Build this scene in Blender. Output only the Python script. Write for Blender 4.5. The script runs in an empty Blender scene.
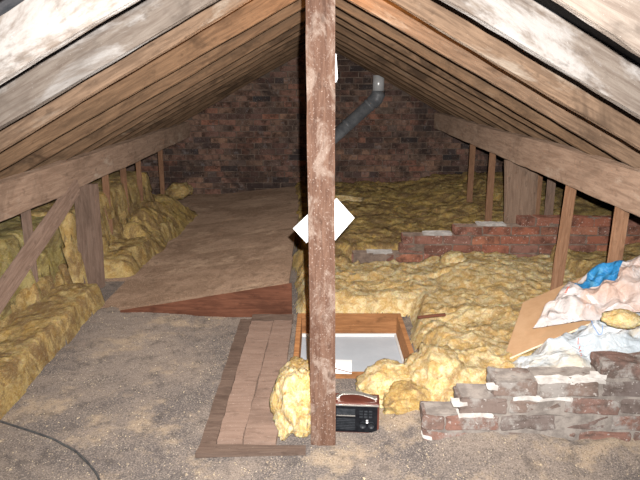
import bpy, bmesh, math, random
import numpy as np
from mathutils import Vector, Matrix
random.seed(7); rng = np.random.default_rng(7)
C = bpy.context.scene.collection
S = bpy.context.scene

# ---------------------------------------------------------------- camera, light, exposure
cam_d = bpy.data.cameras.new('camera'); cam = bpy.data.objects.new('camera', cam_d); C.objects.link(cam)
cam.location = (0, 0, 1.47); cam.rotation_euler = (math.radians(90 - 14.4), 0, 0)
cam_d.sensor_width = 36; cam_d.lens = 622 / 640 * 36; cam_d.clip_start = 0.02
S.camera = cam
w = bpy.data.worlds.new('world'); S.world = w; w.use_nodes = True
w.node_tree.nodes['Background'].inputs[0].default_value = (0.85, 0.87, 1.0, 1)
w.node_tree.nodes['Background'].inputs[1].default_value = 0.14
S.view_settings.view_transform = 'Standard'; S.view_settings.look = 'None'
S.view_settings.exposure = 1.15; S.view_settings.gamma = 1.0; S.view_settings.use_curve_mapping = False
def lamp(name, loc, power, col, r):
    l = bpy.data.lights.new(name, 'POINT'); l.energy = power; l.color = col; l.shadow_soft_size = r
    o = bpy.data.objects.new(name, l); o.location = loc; C.objects.link(o); return o
fl_d = bpy.data.lights.new('camera_flash', 'SPOT'); fl_d.energy = 420; fl_d.color = (1.0, 0.96, 0.90); fl_d.shadow_soft_size = 0.008
fl_d.spot_size = math.radians(98); fl_d.spot_blend = 1.0
fl_o = bpy.data.objects.new('camera_flash', fl_d); C.objects.link(fl_o); fl_o.location = (0.042, 0.02, 1.535); fl_o.rotation_euler = (math.radians(90 - 16), 0, 0)
lamp('loft_lamp', (0.03, 2.62, 1.86), 8, (1.0, 0.50, 0.16), 0.03)

# ---------------------------------------------------------------- noise in numpy
_P = rng.random(4096 * 4).astype(np.float64)
def _h(ix, iy, iz):
    v = (ix * 73856093) ^ (iy * 19349663) ^ (iz * 83492791)
    return _P[(v & 0x7fffffff) % len(_P)]
def vn(x, y, z=0.0):
    x = np.asarray(x, float); y = np.asarray(y, float) + 0 * x; z = np.asarray(z, float) + 0 * x
    ix, iy, iz = [np.floor(a).astype(np.int64) for a in (x, y, z)]
    fx, fy, fz = x - ix, y - iy, z - iz
    fx, fy, fz = [f * f * (3 - 2 * f) for f in (fx, fy, fz)]
    r = 0
    for dx in (0, 1):
        for dy in (0, 1):
            for dz in (0, 1):
                wt = (fx if dx else 1 - fx) * (fy if dy else 1 - fy) * (fz if dz else 1 - fz)
                r = r + wt * _h(ix + dx, iy + dy, iz + dz)
    return r * 2 - 1
def fbm(x, y, z=0.0, o=4, g=0.5):
    a = 1; s = 0; t = 0
    for i in range(o):
        s = s + a * vn(x * 2 ** i + 17.3 * i, np.asarray(y) * 2 ** i + 5.1 * i, np.asarray(z) * 2 ** i + 3.7 * i); t += a; a *= g
    return s / t
def ridged(x, y, z=0.0, o=4, g=0.5):
    a = 1; s = 0; t = 0
    for i in range(o):
        s = s + a * (1 - 2 * np.abs(vn(x * 2 ** i + 9.3 * i, np.asarray(y) * 2 ** i + 4.1 * i, np.asarray(z) * 2 ** i))); t += a; a *= g
    return s / t
def sm(e0, e1, x):
    t = np.clip((x - e0) / (e1 - e0), 0, 1); return t * t * (3 - 2 * t)

# ---------------------------------------------------------------- materials
class NM:
    def __init__(s, name, rough=0.9, spec=0.25):
        s.m = bpy.data.materials.new(name); s.m.use_nodes = True; s.t = s.m.node_tree; s.b = s.t.nodes['Principled BSDF']
        s.b.inputs['Roughness'].default_value = rough; s.b.inputs['Diffuse Roughness'].default_value = 1.0 if rough > 0.75 else 0.2; s.b.inputs['Specular IOR Level'].default_value = spec
        tc = s.t.nodes.new('ShaderNodeTexCoord'); oi = s.t.nodes.new('ShaderNodeObjectInfo')
        mu = s.t.nodes.new('ShaderNodeVectorMath'); mu.operation = 'MULTIPLY_ADD'
        cx = s.t.nodes.new('ShaderNodeCombineXYZ')
        for i in range(3): s.t.links.new(oi.outputs['Random'], cx.inputs[i])
        s.t.links.new(cx.outputs[0], mu.inputs[0]); mu.inputs[1].default_value = (31, 17, 23); s.t.links.new(tc.outputs['Object'], mu.inputs[2])
        s.v = mu.outputs[0]; s.oi = oi; s.tc = tc
    def set(s, sock, val):
        if hasattr(val, 'links') or isinstance(val, bpy.types.NodeSocket): s.t.links.new(val, sock)
        elif isinstance(val, tuple): sock.default_value = val if len(val) == len(sock.default_value) else (*val, 1)
        else: sock.default_value = val
    def map(s, sc):
        n = s.t.nodes.new('ShaderNodeMapping'); n.inputs['Scale'].default_value = sc; s.t.links.new(s.v, n.inputs[0]); return n.outputs[0]
    def noise(s, scale, det=4, rough=0.6, vec=None, dist=0.0):
        n = s.t.nodes.new('ShaderNodeTexNoise'); n.inputs['Scale'].default_value = scale; n.inputs['Detail'].default_value = det
        n.inputs['Roughness'].default_value = rough; n.inputs['Distortion'].default_value = dist
        s.t.links.new(vec or s.v, n.inputs['Vector']); return n.outputs['Fac']
    def vor(s, scale, vec=None, feat='F1', out='Distance'):
        n = s.t.nodes.new('ShaderNodeTexVoronoi'); n.feature = feat; n.inputs['Scale'].default_value = scale
        s.t.links.new(vec or s.v, n.inputs['Vector']); return n.outputs[out]
    def ramp(s, f, a, b):
        n = s.t.nodes.new('ShaderNodeMapRange'); n.interpolation_type = 'SMOOTHSTEP'
        n.inputs['From Min'].default_value = a; n.inputs['From Max'].default_value = b; s.t.links.new(f, n.inputs['Value']); return n.outputs[0]
    def math(s, op, a, b=0.0):
        n = s.t.nodes.new('ShaderNodeMath'); n.operation = op; s.set(n.inputs[0], a); s.set(n.inputs[1], b); return n.outputs[0]
    def mix(s, f, a, b, mode='MIX'):
        n = s.t.nodes.new('ShaderNodeMix'); n.data_type = 'RGBA'; n.blend_type = mode
        s.set(n.inputs[0], f); s.set(n.inputs[6], a); s.set(n.inputs[7], b); return n.outputs[2]
    def bump(s, f, strength, dist=0.01):
        n = s.t.nodes.new('ShaderNodeBump'); n.inputs['Strength'].default_value = strength; n.inputs['Distance'].default_value = dist
        s.t.links.new(f, n.inputs['Height']); s.t.links.new(n.outputs[0], s.b.inputs['Normal'])
    def col(s, c): s.set(s.b.inputs['Base Color'], c); return s.m

def wood(name, dark, light, dust, dust_amt=0.5, speck=0.62, grain=1.0, rough=0.85, tint=None, stain=0.55, blotch=3.0):
    """timber: grain along local X, patches of dust / flaking, pale specks"""
    n = NM(name, rough)
    g = n.noise(9 * grain, 5, 0.65, n.map((0.6, 7, 7)), 0.6)
    c = n.mix(n.ramp(g, 0.3, 0.7), dark, light)
    if tint: c = n.mix(n.ramp(n.noise(2.2, 3), 0.45, 0.7), c, tint)
    d = n.noise(blotch, 6, 0.72, n.map((0.55, 1.6, 1.6) if blotch < 5 else (0.8, 1.2, 1.2)), 0.5)
    a = 0.72 - 0.36 * dust_amt
    c = n.mix(n.ramp(d, a, a + 0.16), c, dust)
    f = n.noise(130, 3, 0.6)
    c = n.mix(n.math('MULTIPLY', n.ramp(f, speck, speck + 0.08), 0.5), c, tuple(min(1, x * 1.35 + 0.12) for x in dust))
    st = n.noise(1.9, 5, 0.7, n.map((0.8, 1.5, 1.5)), 0.8)
    c = n.mix(n.math('MULTIPLY', n.ramp(st, 0.5, 0.68), stain), c, tuple(x * 0.45 for x in dark))
    k = n.noise(26, 4, 0.6, n.map((0.5, 1, 1)))
    c = n.mix(n.math('MULTIPLY', n.ramp(k, 0.56, 0.72), 0.55), c, tuple(x * 0.5 for x in dark))
    c = n.mix(n.math('MULTIPLY', n.oi.outputs['Random'], 0.25), c, tuple(x * 0.55 for x in light))
    h = n.math('ADD', n.math('MULTIPLY', g, 0.7), n.math('MULTIPLY', n.noise(60, 4, 0.7), 0.5))
    n.bump(h, 0.7, 0.012)
    return n.col(c)

m_raf_near = wood('rafter_dusty', (0.11, 0.082, 0.067), (0.20, 0.168, 0.145), (0.32, 0.305, 0.30), 0.72, 0.68, stain=0.75)
m_raf_mid = wood('rafter_weathered', (0.13, 0.082, 0.054), (0.265, 0.175, 0.118), (0.34, 0.285, 0.235), 0.5, 0.68, stain=0.8)
m_raf_far = wood('rafter_brown', (0.125, 0.075, 0.045), (0.25, 0.155, 0.093), (0.27, 0.20, 0.14), 0.35, 0.70, stain=0.9)
m_purlin = wood('purlin_timber', (0.21, 0.138, 0.10), (0.33, 0.23, 0.172), (0.39, 0.31, 0.25), 0.45, 0.66, 0.8, stain=0.5)
m_post = wood('post_flaking', (0.085, 0.042, 0.028), (0.155, 0.088, 0.062), (0.235, 0.175, 0.145), 0.62, 0.60, 1.2, blotch=9, stain=0.4)
m_stud = wood('stud_timber', (0.24, 0.125, 0.072), (0.36, 0.205, 0.125), (0.36, 0.28, 0.21), 0.15, 0.68, 1.5)
m_strut = wood('strut_timber', (0.165, 0.108, 0.082), (0.27, 0.185, 0.145), (0.31, 0.25, 0.205), 0.35, 0.66)
m_riser = wood('red_plank', (0.10, 0.035, 0.02), (0.21, 0.085, 0.05), (0.26, 0.17, 0.12), 0.15, 0.68)
m_hatchwood = wood('hatch_frame_wood', (0.24, 0.105, 0.042), (0.40, 0.19, 0.08), (0.42, 0.27, 0.16), 0.15, 0.7)
m_board = wood('dusty_board', (0.18, 0.118, 0.092), (0.235, 0.162, 0.13), (0.29, 0.215, 0.175), 0.42, 0.63)
m_darkboard = wood('dark_board', (0.08, 0.052, 0.041), (0.14, 0.097, 0.077), (0.19, 0.15, 0.125), 0.4, 0.66)

def mk_debris(name, c1, c2, c3, pale, sc=1.0, amt=0.0):
    n = NM(name, 0.95, 0.15)
    big = n.noise(1.5, 6, 0.7, None, 0.6); c = n.mix(n.ramp(big, 0.40, 0.60), c1, c2)
    c = n.mix(n.ramp(n.noise(2.6, 6, 0.72), 0.52, 0.66), c, c3)
    g = n.noise(150 * sc, 3, 0.8); c = n.mix(n.math('MULTIPLY', n.ramp(g, 0.48, 0.66), 0.7), c, tuple(x * 1.5 + 0.03 for x in c2))
    c = n.mix(n.math('MULTIPLY', n.ramp(g, 0.46, 0.34), 0.75), c, tuple(x * 0.4 for x in c1))
    c = n.mix(n.math('MULTIPLY', n.ramp(n.noise(11, 6, 0.75), 0.52, 0.66), 0.5), c, tuple(x * 0.55 for x in c1))
    s = n.vor(95 * sc); m2 = n.math('MULTIPLY', n.ramp(s, 0.20, 0.10), n.ramp(n.noise(5, 5), 0.50 - amt, 0.62 - amt))
    c = n.mix(m2, c, pale)
    n.bump(n.math('ADD', g, n.noise(30 * sc, 5, 0.7)), 0.45, 0.01)
    return n.col(c)
m_debris = mk_debris('loose_debris', (0.10, 0.086, 0.082), (0.185, 0.15, 0.128), (0.28, 0.215, 0.155), (0.62, 0.54, 0.42))
m_plank_dust = mk_debris('dust_covered_plank', (0.185, 0.12, 0.082), (0.28, 0.19, 0.135), (0.36, 0.255, 0.18), (0.56, 0.45, 0.31), 1.0, -0.06)

def mk_insul(name, base, pale, dirt, dirt_amt):
    n = NM(name, 1.0, 0.05)
    a = n.noise(8, 6, 0.7, None, 1.8); c = n.mix(n.ramp(a, 0.38, 0.66), base, pale)
    d = n.noise(3.1, 6, 0.72, None, 1.8); t = 0.66 - 0.3 * dirt_amt
    c = n.mix(n.math('MULTIPLY', n.ramp(d, t, t + 0.17), 0.9), c, dirt)
    v = n.noise(38, 5, 0.72, n.map((1, 0.45, 1)), 2.5)
    c = n.mix(n.math('MULTIPLY', n.ramp(v, 0.5, 0.7), 0.6), c, (base[0] * 0.62, base[1] * 0.5, base[2] * 0.4))
    c = n.mix(n.math('MULTIPLY', n.ramp(v, 0.48, 0.33), 0.5), c, tuple(min(1, x * 1.15) for x in pale))
    n.bump(n.math('ADD', n.noise(24, 7, 0.75, None, 2.0), v), 0.95, 0.03)
    n.b.inputs['Subsurface Weight'].default_value = 0.45; n.b.inputs['Subsurface Radius'].default_value = (1.0, 0.65, 0.25); n.b.inputs['Subsurface Scale'].default_value = 0.03
    return n.col(c)
m_ins_near = mk_insul('insulation_bright', (0.66, 0.44, 0.175), (0.86, 0.745, 0.47), (0.42, 0.275, 0.13), 0.5)
m_ins_mid = mk_insul('insulation_yellow', (0.50, 0.33, 0.125), (0.68, 0.53, 0.26), (0.28, 0.185, 0.10), 0.75)
m_ins_far = mk_insul('insulation_dirty', (0.56, 0.38, 0.13), (0.70, 0.53, 0.23), (0.28, 0.185, 0.10), 0.85)
m_ins_green = mk_insul('insulation_olive', (0.38, 0.30, 0.11), (0.55, 0.46, 0.22), (0.22, 0.165, 0.09), 0.65)

def mk_brick(name, cols, dust, dust_amt, dark=0.3, soot=False):
    n = NM(name, 0.95, 0.15)
    gi = n.t.nodes.new('ShaderNodeNewGeometry')
    r = n.math('FRACT', n.math('ADD', n.oi.outputs['Random'], n.math('MULTIPLY', gi.outputs['Random Per Island'], 0.77)))
    cr = n.t.nodes.new('ShaderNodeValToRGB'); n.t.links.new(r, cr.inputs[0]); e = cr.color_ramp.elements
    while len(e) < len(cols): e.new(0.5)
    for i, c in enumerate(cols): e[i].position = i / (len(cols) - 1); e[i].color = (*c, 1)
    c = n.mix(n.ramp(n.noise(9, 5, 0.7), 0.4, 0.7), cr.outputs[0], tuple(x * dark for x in cols[0]))
    d = n.noise(7, 6, 0.72); a = 0.72 - 0.36 * dust_amt
    c = n.mix(n.ramp(d, a, a + 0.14), c, dust)
    c = n.mix(n.math('MULTIPLY', n.ramp(n.noise(70, 3, 0.6), 0.62, 0.68), 0.7), c, tuple(min(1, x * 1.3 + .05) for x in dust))
    if soot:
        pn = n.noise(1.6, 6, 0.72, gi.outputs['Position'], 0.8); c = n.mix(n.math('MULTIPLY', n.ramp(pn, 0.44, 0.62), 0.75), c, (0.045, 0.035, 0.035))
        pn = n.noise(6, 6, 0.75, gi.outputs['Position']); c = n.mix(n.math('MULTIPLY', n.ramp(pn, 0.56, 0.66), 0.5), c, (0.34, 0.30, 0.30))
    n.bump(n.noise(45, 6, 0.75), 0.9, 0.015)
    return n.col(c)
m_brick_far = mk_brick('sooty_brick', [(0.28, 0.17, 0.135), (0.42, 0.20, 0.14), (0.20, 0.15, 0.135), (0.42, 0.25, 0.175), (0.07, 0.065, 0.07), (0.36, 0.19, 0.145), (0.32, 0.22, 0.17)], (0.40, 0.30, 0.24), 0.3, soot=True)
m_brick_mid = mk_brick('dusty_red_brick', [(0.25, 0.12, 0.09), (0.36, 0.14, 0.09), (0.28, 0.15, 0.12), (0.42, 0.18, 0.11)], (0.42, 0.35, 0.31), 0.2, 0.45)
m_brick_near = mk_brick('pale_dusty_brick', [(0.14, 0.105, 0.092), (0.22, 0.115, 0.09), (0.14, 0.115, 0.11), (0.18, 0.13, 0.11)], (0.25, 0.228, 0.215), 0.66, 0.6)
def mk_plain(name, a, b, scale=20, rough=0.8, bump=0.4, spec=0.3, metal=0.0):
    n = NM(name, rough, spec); f = n.noise(scale, 6, 0.7)
    n.bump(f, bump, 0.01); n.b.inputs['Metallic'].default_value = metal
    return n.col(n.mix(n.ramp(f, 0.35, 0.65), a, b))
m_mortar_far = mk_plain('sooty_mortar', (0.15, 0.11, 0.09), (0.28, 0.21, 0.17), 14, 0.95, 0.9)
m_mortar = mk_plain('lime_mortar', (0.34, 0.315, 0.30), (0.50, 0.48, 0.465), 18, 0.95, 0.9)
m_mortar_dirty = mk_plain('dirty_mortar', (0.14, 0.12, 0.11), (0.25, 0.22, 0.20), 16, 0.95, 0.9)
m_felt = mk_plain('roof_slate_underside', (0.018, 0.02, 0.024), (0.045, 0.045, 0.05), 9, 0.9, 0.5)
m_paper = mk_plain('white_paper', (0.78, 0.79, 0.82), (0.86, 0.87, 0.9), 3, 0.7, 0.05)
m_panel = mk_plain('painted_hatch_panel', (0.50, 0.55, 0.62), (0.56, 0.61, 0.68), 5, 0.6, 0.05)
m_trim = mk_plain('pale_trim', (0.66, 0.66, 0.66), (0.76, 0.75, 0.74), 12, 0.7, 0.1)
m_flue = mk_plain('galvanised_flue', (0.17, 0.18, 0.20), (0.27, 0.28, 0.30), 12, 0.5, 0.15, 0.5, 0.15)
m_shiny = mk_plain('bright_galvanised', (0.72, 0.73, 0.75), (0.85, 0.86, 0.88), 10, 0.3, 0.1, 0.8, 0.2)
m_card = mk_plain('brown_hardboard', (0.50, 0.31, 0.175), (0.58, 0.38, 0.23), 6, 0.7, 0.15)
m_cardedge = mk_plain('cut_board_edge', (0.66, 0.52, 0.38), (0.78, 0.66, 0.52), 30, 0.8, 0.1)
m_cable = mk_plain('grey_cable', (0.05, 0.05, 0.055), (0.09, 0.09, 0.09), 30, 0.6, 0.1)
m_radiowood = mk_plain('radio_veneer', (0.085, 0.024, 0.017), (0.13, 0.04, 0.027), 22, 0.4, 0.08, 0.5)
m_black = mk_plain('black_plastic', (0.004, 0.004, 0.006), (0.010, 0.011, 0.014), 50, 0.5, 0.1, 0.2)
m_grey = mk_plain('grey_plastic', (0.014, 0.017, 0.021), (0.035, 0.038, 0.045), 50, 0.5, 0.1, 0.3)
m_chrome = mk_plain('worn_chrome', (0.66, 0.62, 0.58), (0.85, 0.82, 0.78), 30, 0.28, 0.1, 0.5, 0.8)
m_grit = mk_brick('pale_grit', [(0.22, 0.18, 0.15), (0.42, 0.34, 0.24), (0.34, 0.27, 0.21), (0.60, 0.50, 0.34), (0.28, 0.22, 0.18)], (0.5, 0.45, 0.38), 0.2, 0.8)
m_redprint = mk_plain('red_print', (0.50, 0.10, 0.08), (0.62, 0.18, 0.13), 40, 0.6, 0.05)
m_blueprint = mk_plain('blue_print', (0.10, 0.22, 0.55), (0.18, 0.32, 0.62), 40, 0.6, 0.05)
def mk_plastic(name, a, b, c3):
    n = NM(name, 0.32, 0.5)
    f = n.noise(4, 4, 0.6, None, 1.0); c = n.mix(n.ramp(f, 0.46, 0.66), a, b)
    k = n.vor(9, None, 'DISTANCE_TO_EDGE'); g = n.noise(9, 6, 0.65, None, 1.5)
    c = n.mix(n.ramp(g, 0.52, 0.66), c, c3)
    n.bump(n.math('ADD', n.math('MULTIPLY', k, 1.5), g), 0.8, 0.03)
    return n.col(c)
m_bag = mk_plastic('white_polythene', (0.56, 0.52, 0.52), (0.55, 0.40, 0.34), (0.74, 0.74, 0.78))
m_bag2 = mk_plastic('clear_polythene', (0.50, 0.56, 0.62), (0.56, 0.51, 0.43), (0.72, 0.76, 0.82))
m_blue = mk_plastic('blue_polythene', (0.03, 0.22, 0.50), (0.05, 0.32, 0.60), (0.14, 0.44, 0.70))

# ---------------------------------------------------------------- mesh helpers
def mesh_np(name, V, F, mat, smooth=True):
    me = bpy.data.meshes.new(name); V = np.asarray(V, np.float32)
    me.from_pydata([tuple(v) for v in V.tolist()], [], [tuple(f) for f in (F.tolist() if hasattr(F, 'tolist') else F)])
    if mat: me.materials.append(mat)
    if smooth: me.polygons.foreach_set('use_smooth', [True] * len(me.polygons))
    me.update(); return me
def link(name, me, parent=None, loc=None, rot=None):
    o = bpy.data.objects.new(name, me); C.objects.link(o)
    if loc is not None: o.location = loc
    if rot is not None: o.rotation_euler = rot
    if parent: o.parent = parent
    return o
def tag(o, label=None, cat=None, group=None, kind=None):
    for k, v in (('label', label), ('category', cat), ('group', group), ('kind', kind)):
        if v: o[k] = v
    return o
def thing(name, label, cat, loc=(0, 0, 0), rot=(0, 0, 0), group=None):
    o = bpy.data.objects.new(name, None); o.empty_display_size = 0.05; C.objects.link(o); o.location = loc; o.rotation_euler = rot
    return tag(o, label, cat, group)
def box_bm(bm, cx, cy, cz, sx, sy, sz, M=None):
    r = bmesh.ops.create_cube(bm, size=1.0); vs = r['verts']
    for v in vs:
        v.co = Vector((v.co.x * sx + cx, v.co.y * sy + cy, v.co.z * sz + cz))
        if M: v.co = M @ v.co
    return vs
def bm_obj(name, bm, mat, parent=None, loc=None, rot=None, bevel=0.0, smooth=False):
    if bevel: bmesh.ops.bevel(bm, geom=list(bm.edges), offset=bevel, segments=2, affect='EDGES', profile=0.6)
    bmesh.ops.recalc_face_normals(bm, faces=list(bm.faces))
    me = bpy.data.meshes.new(name); bm.to_mesh(me); bm.free(); me.materials.append(mat)
    if smooth: me.polygons.foreach_set('use_smooth', [True] * len(me.polygons))
    return link(name, me, parent, loc, rot)
def box(name, c, s, mat, parent=None, bevel=0.002, loc=None, rot=None):
    bm = bmesh.new(); box_bm(bm, *c, *s); return bm_obj(name, bm, mat, parent, loc, rot, bevel)
def beam_mesh(name, L, wy, dz, mat, n=40, rough=0.004, ch=0.006, seed=0.0, taper=1.0, sag=0.0):
    """rough-sawn timber along local +X, origin at one end's centre"""
    prof = []
    hy, hz = wy / 2, dz / 2
    for (sx, sy) in ((1, 1), (-1, 1), (-1, -1), (1, -1)):
        pass
    k = 4
    pts = []
    cor = [(hy, -hz), (hy, hz), (-hy, hz), (-hy, -hz)]
    for i in range(4):
        a = np.array(cor[i]); b = np.array(cor[(i + 1) % 4]); d = (b - a) / np.linalg.norm(b - a)
        pts.append(a + d * ch)
        for j in range(1, k): pts.append(a + (b - a) * j / k)
        pts.append(b - d * ch)
    pts = np.array(pts); m = len(pts)
    xs = np.linspace(0, L, n + 1); X, I = np.meshgrid(xs, np.arange(m), indexing='ij')
    tp = 1 + (taper - 1) * X / L
    Y = pts[I, 0] * tp; Z = pts[I, 1] * tp
    r = np.sqrt(Y * Y + Z * Z) + 1e-6
    dsp = fbm(X * 7 + seed, Y * 18, Z * 18 + seed, 4, 0.6) * rough + fbm(X * 1.3 + seed * 2, Y * 5, Z * 5, 2) * rough * 1.6
    Y = Y * (1 + dsp / r); Z = Z * (1 + dsp / r) + fbm(X * 0.6 + seed, 0, 3.3, 2) * rough * 2 - sag * np.sin(math.pi * X / L)
    Y = Y + fbm(X * 0.6 + seed, 0, 9.1, 2) * rough * 2
    V = np.stack([X, Y, Z], -1).reshape(-1, 3)
    F = []
    for i in range(n):
        for j in range(m):
            a = i * m + j; b = i * m + (j + 1) % m; F.append((a, b, b + m, a + m))
    F.append(tuple(range(m))[::-1]); F.append(tuple(n * m + q for q in range(m)))
    me = mesh_np(name, V, F, mat, False)
    bm = bmesh.new(); bm.from_mesh(me); bmesh.ops.recalc_face_normals(bm, faces=list(bm.faces)); bm.to_mesh(me); bm.free()
    return me
def orient(p0, p1, up):
    p0, p1, up = Vector(p0), Vector(p1), Vector(up); x = (p1 - p0).normalized(); y = up.cross(x).normalized(); z = x.cross(y)
    M = Matrix((x, y, z)).transposed().to_4x4(); M.translation = p0; return M
def beam(name, p0, p1, wy, dz, mat, up=(0, 0, 1), parent=None, **k):
    L = (Vector(p1) - Vector(p0)).length
    o = link(name, beam_mesh(name, L, wy, dz, mat, **k)); o.matrix_world = orient(p0, p1, up)
    if parent: o.parent = parent
    return o
def tube_mesh(name, pts, r, mat, seg=10, caps=True, radii=None):
    P = [Vector(p) for p in pts]; V = []; F = []
    up = Vector((0.13, 0.2, 1)); 
    for i, p in enumerate(P):
        t = (P[min(i + 1, len(P) - 1)] - P[max(i - 1, 0)]).normalized()
        a = t.cross(up).normalized() if abs(t.dot(up.normalized())) < 0.98 else t.cross(Vector((1, 0, 0))).normalized()
        b = t.cross(a); rr = radii[i] if radii else r
        for j in range(seg):
            an = 2 * math.pi * j / seg; V.append(p + a * math.cos(an) * rr + b * math.sin(an) * rr)
    for i in range(len(P) - 1):
        for j in range(seg):
            q = i * seg + j; q2 = i * seg + (j + 1) % seg; F.append((q, q2, q2 + seg, q + seg))
    if caps: F.append(tuple(range(seg))); F.append(tuple((len(P) - 1) * seg + j for j in range(seg))[::-1])
    me = mesh_np(name, V, F, mat); return me
def spline(ps, n=8):
    P = [Vector(p) for p in ps]; out = []
    for i in range(len(P) - 1):
        a, b, c, d = P[max(i - 1, 0)], P[i], P[i + 1], P[min(i + 2, len(P) - 1)]
        for j in range(n):
            t = j / n; out.append(0.5 * ((2 * b) + (c - a) * t + (2 * a - 5 * b + 4 * c - d) * t * t + (3 * b - 3 * c + d - a) * t ** 3))
    out.append(P[-1]); return out

RZ = 1.91; SL = 0.55; CO = 1 / math.sqrt(1 + SL * SL); YW = 8.2      # ridge height (rafter undersides), slope, gable distance
HX0, HX1, HY0, HY1 = -0.145, 0.515, 2.90, 3.72                       # hatch opening

# ---------------------------------------------------------------- floor: debris-covered, hole for the hatch
def floor_h(x, y):
    z = 0.010 * fbm(x * 2.2, y * 2.2, 1.5, 3) + 0.008 * fbm(x * 11, y * 11, 2.5, 3) + 0.0035 * fbm(x * 45, y * 45, 7.7, 2)
    z = z + 0.035 * sm(-0.5, -1.2, x) * sm(2.6, 3.5, y) * sm(4.2, 3.7, y) * (1 + 0.5 * fbm(x * 4, y * 4, 5.5, 3))
    z = z + (0.062 + 0.045 * fbm(x * 7, y * 7, 2.2, 3)) * sm(0.40, 0.60, x) * sm(2.02, 2.26, y) * sm(2.9, 2.5, y)
    z = z + 0.075 * np.exp(-((x - 0.40) ** 2 / 0.018 + (y - 2.40) ** 2 / 0.02)) * (1 + 0.6 * fbm(x * 12, y * 12, 4.4, 3))
    return z - 0.006
xs = np.unique(np.concatenate([np.linspace(-3.6, -1.6, 30), np.linspace(-1.6, 1.6, 300), np.linspace(1.6, 3.6, 30), [HX0, HX1]]))
ys = np.unique(np.concatenate([np.linspace(-0.8, 1.8, 30), np.linspace(1.8, 4.3, 250), np.linspace(4.3, YW + 0.1, 60), [HY0, HY1]]))
X, Y = np.meshgrid(xs, ys, indexing='ij'); Z = floor_h(X, Y)
edge = (X >= HX0 - 0.02) & (X <= HX1 + 0.02) & (Y >= HY0 - 0.02) & (Y <= HY1 + 0.02); Z = np.where(edge, -0.005, Z)
V = np.stack([X, Y, Z], -1).reshape(-1, 3); ny = len(ys); F = []
for i in range(len(xs) - 1):
    for j in range(ny - 1):
        cx = (xs[i] + xs[i + 1]) / 2; cy = (ys[j] + ys[j + 1]) / 2
        if HX0 < cx < HX1 and HY0 < cy < HY1: continue
        a = i * ny + j; F.append((a, a + ny, a + ny + 1, a + 1))
floor = link('floor', mesh_np('floor', V, F, m_debris)); tag(floor, kind='structure')
# loose grit lying on the floor: nobody could count it
V = []; F = []
N = 9000
gx = np.concatenate([rng.uniform(-1.45, 1.4, N)]); gy = 2.0 + 2.0 * rng.random(N) ** 1.3
for x, y in zip(gx, gy):
    if HX0 - 0.03 < x < HX1 + 0.03 and HY0 - 0.03 < y < HY1 + 0.03: continue
    if -0.50 < x < -0.16 and 2.2 < y < 3.66 and random.random() < 0.93: continue
    if x > 0.5 and y > 2.25: continue
    if vn(x * 3, y * 3, 4.2) + 0.5 * random.random() < -0.15: continue
    z = float(floor_h(np.array([x]), np.array([y]))[0]); s = random.uniform(0.0015, 0.004) * (1 + 1.2 * (random.random() < 0.04)); k = len(V)
    for q in range(3):
        an = random.uniform(0, 1) + q * 2.1; V.append((x + s * math.cos(an), y + s * 1.4 * math.sin(an), z - 0.0004))
    V.append((x, y, z + s * 0.9)); F += [(k, k + 1, k + 3), (k + 1, k + 2, k + 3), (k + 2, k, k + 3), (k, k + 2, k + 1)]
tag(link('loose_grit', mesh_np('loose_grit', V, F, m_grit, False), floor), 'pale grit and chippings scattered over the floor', kind='stuff')

# ---------------------------------------------------------------- ceiling: slates' underside with two slopes of rafters
V = []; F = []
t = 0.135
def slab(x0, x1, y0, y1):
    k = len(V)
    for x in (x0, x1):
        for y in (y0, y1):
            for dz in (0, 0.03): V.append((x, y, RZ + t + 0.004 - SL * abs(x) + dz))
    F.extend([(k, k + 2, k + 6, k + 4), (k + 1, k + 5, k + 7, k + 3), (k, k + 1, k + 3, k + 2), (k + 4, k + 6, k + 7, k + 5), (k, k + 4, k + 5, k + 1), (k + 2, k + 3, k + 7, k + 6)])
slab(-3.75, 0, -0.8, YW + 0.25); slab(0, 3.75, -0.8, YW + 0.25)
ceil = link('ceiling', mesh_np('ceiling', V, F, m_felt, False)); tag(ceil, kind='structure')
dep = t * CO
def rafter(side, yn, wd, mat, seed, lab=None):
    x0, x1 = 0.03, 3.5
    j = [math.sin(seed * 1.7) * 0.010 + (0.004 if yn < 2.7 else -0.004), math.sin(seed * 2.9) * 0.006]
    zc = lambda x: RZ + t / 2 - SL * x + (j[0] + j[1] * (x - 1.2)) * (0.3 if yn < 2.3 else 1)
    o = beam('rafter', (side * x0, yn + wd / 2 + 0.012 * math.sin(seed), zc(x0)), (side * x1, yn + wd / 2 - 0.02 * math.sin(seed * 1.3) * (yn > 2.7), zc(x1)), wd, dep, mat, parent=ceil, n=60, rough=0.005, seed=seed)
    if lab: o['label'] = lab
left = [0.62, 1.09, 1.575, 2.13, 2.60, 3.17] + [3.67 + 0.5 * i for i in range(9)]
right = [0.42, 0.93, 1.40, 1.955, 2.46, 2.98] + [3.48 + 0.5 * i for i in range(10)]
for sd, arr in ((-1, left), (1, right)):
    for i, y in enumerate(arr):
        if y > YW - 0.1: continue
        near = y < 2.2 if sd < 0 else y < 2.3
        m = m_raf_near if near else (m_raf_mid if y < 3.0 else m_raf_far)
        rafter(sd, y, 0.062 + 0.008 * math.sin(i * 2.3), m, i * 3.1 + (50 if sd > 0 else 0), 'rafter whitened by dust and mould' if near else None)
beam('ridge_board', (0, -0.7, RZ + 0.085), (0, YW, RZ + 0.085), 0.03, 0.13, m_raf_far, parent=ceil, n=40)

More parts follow.
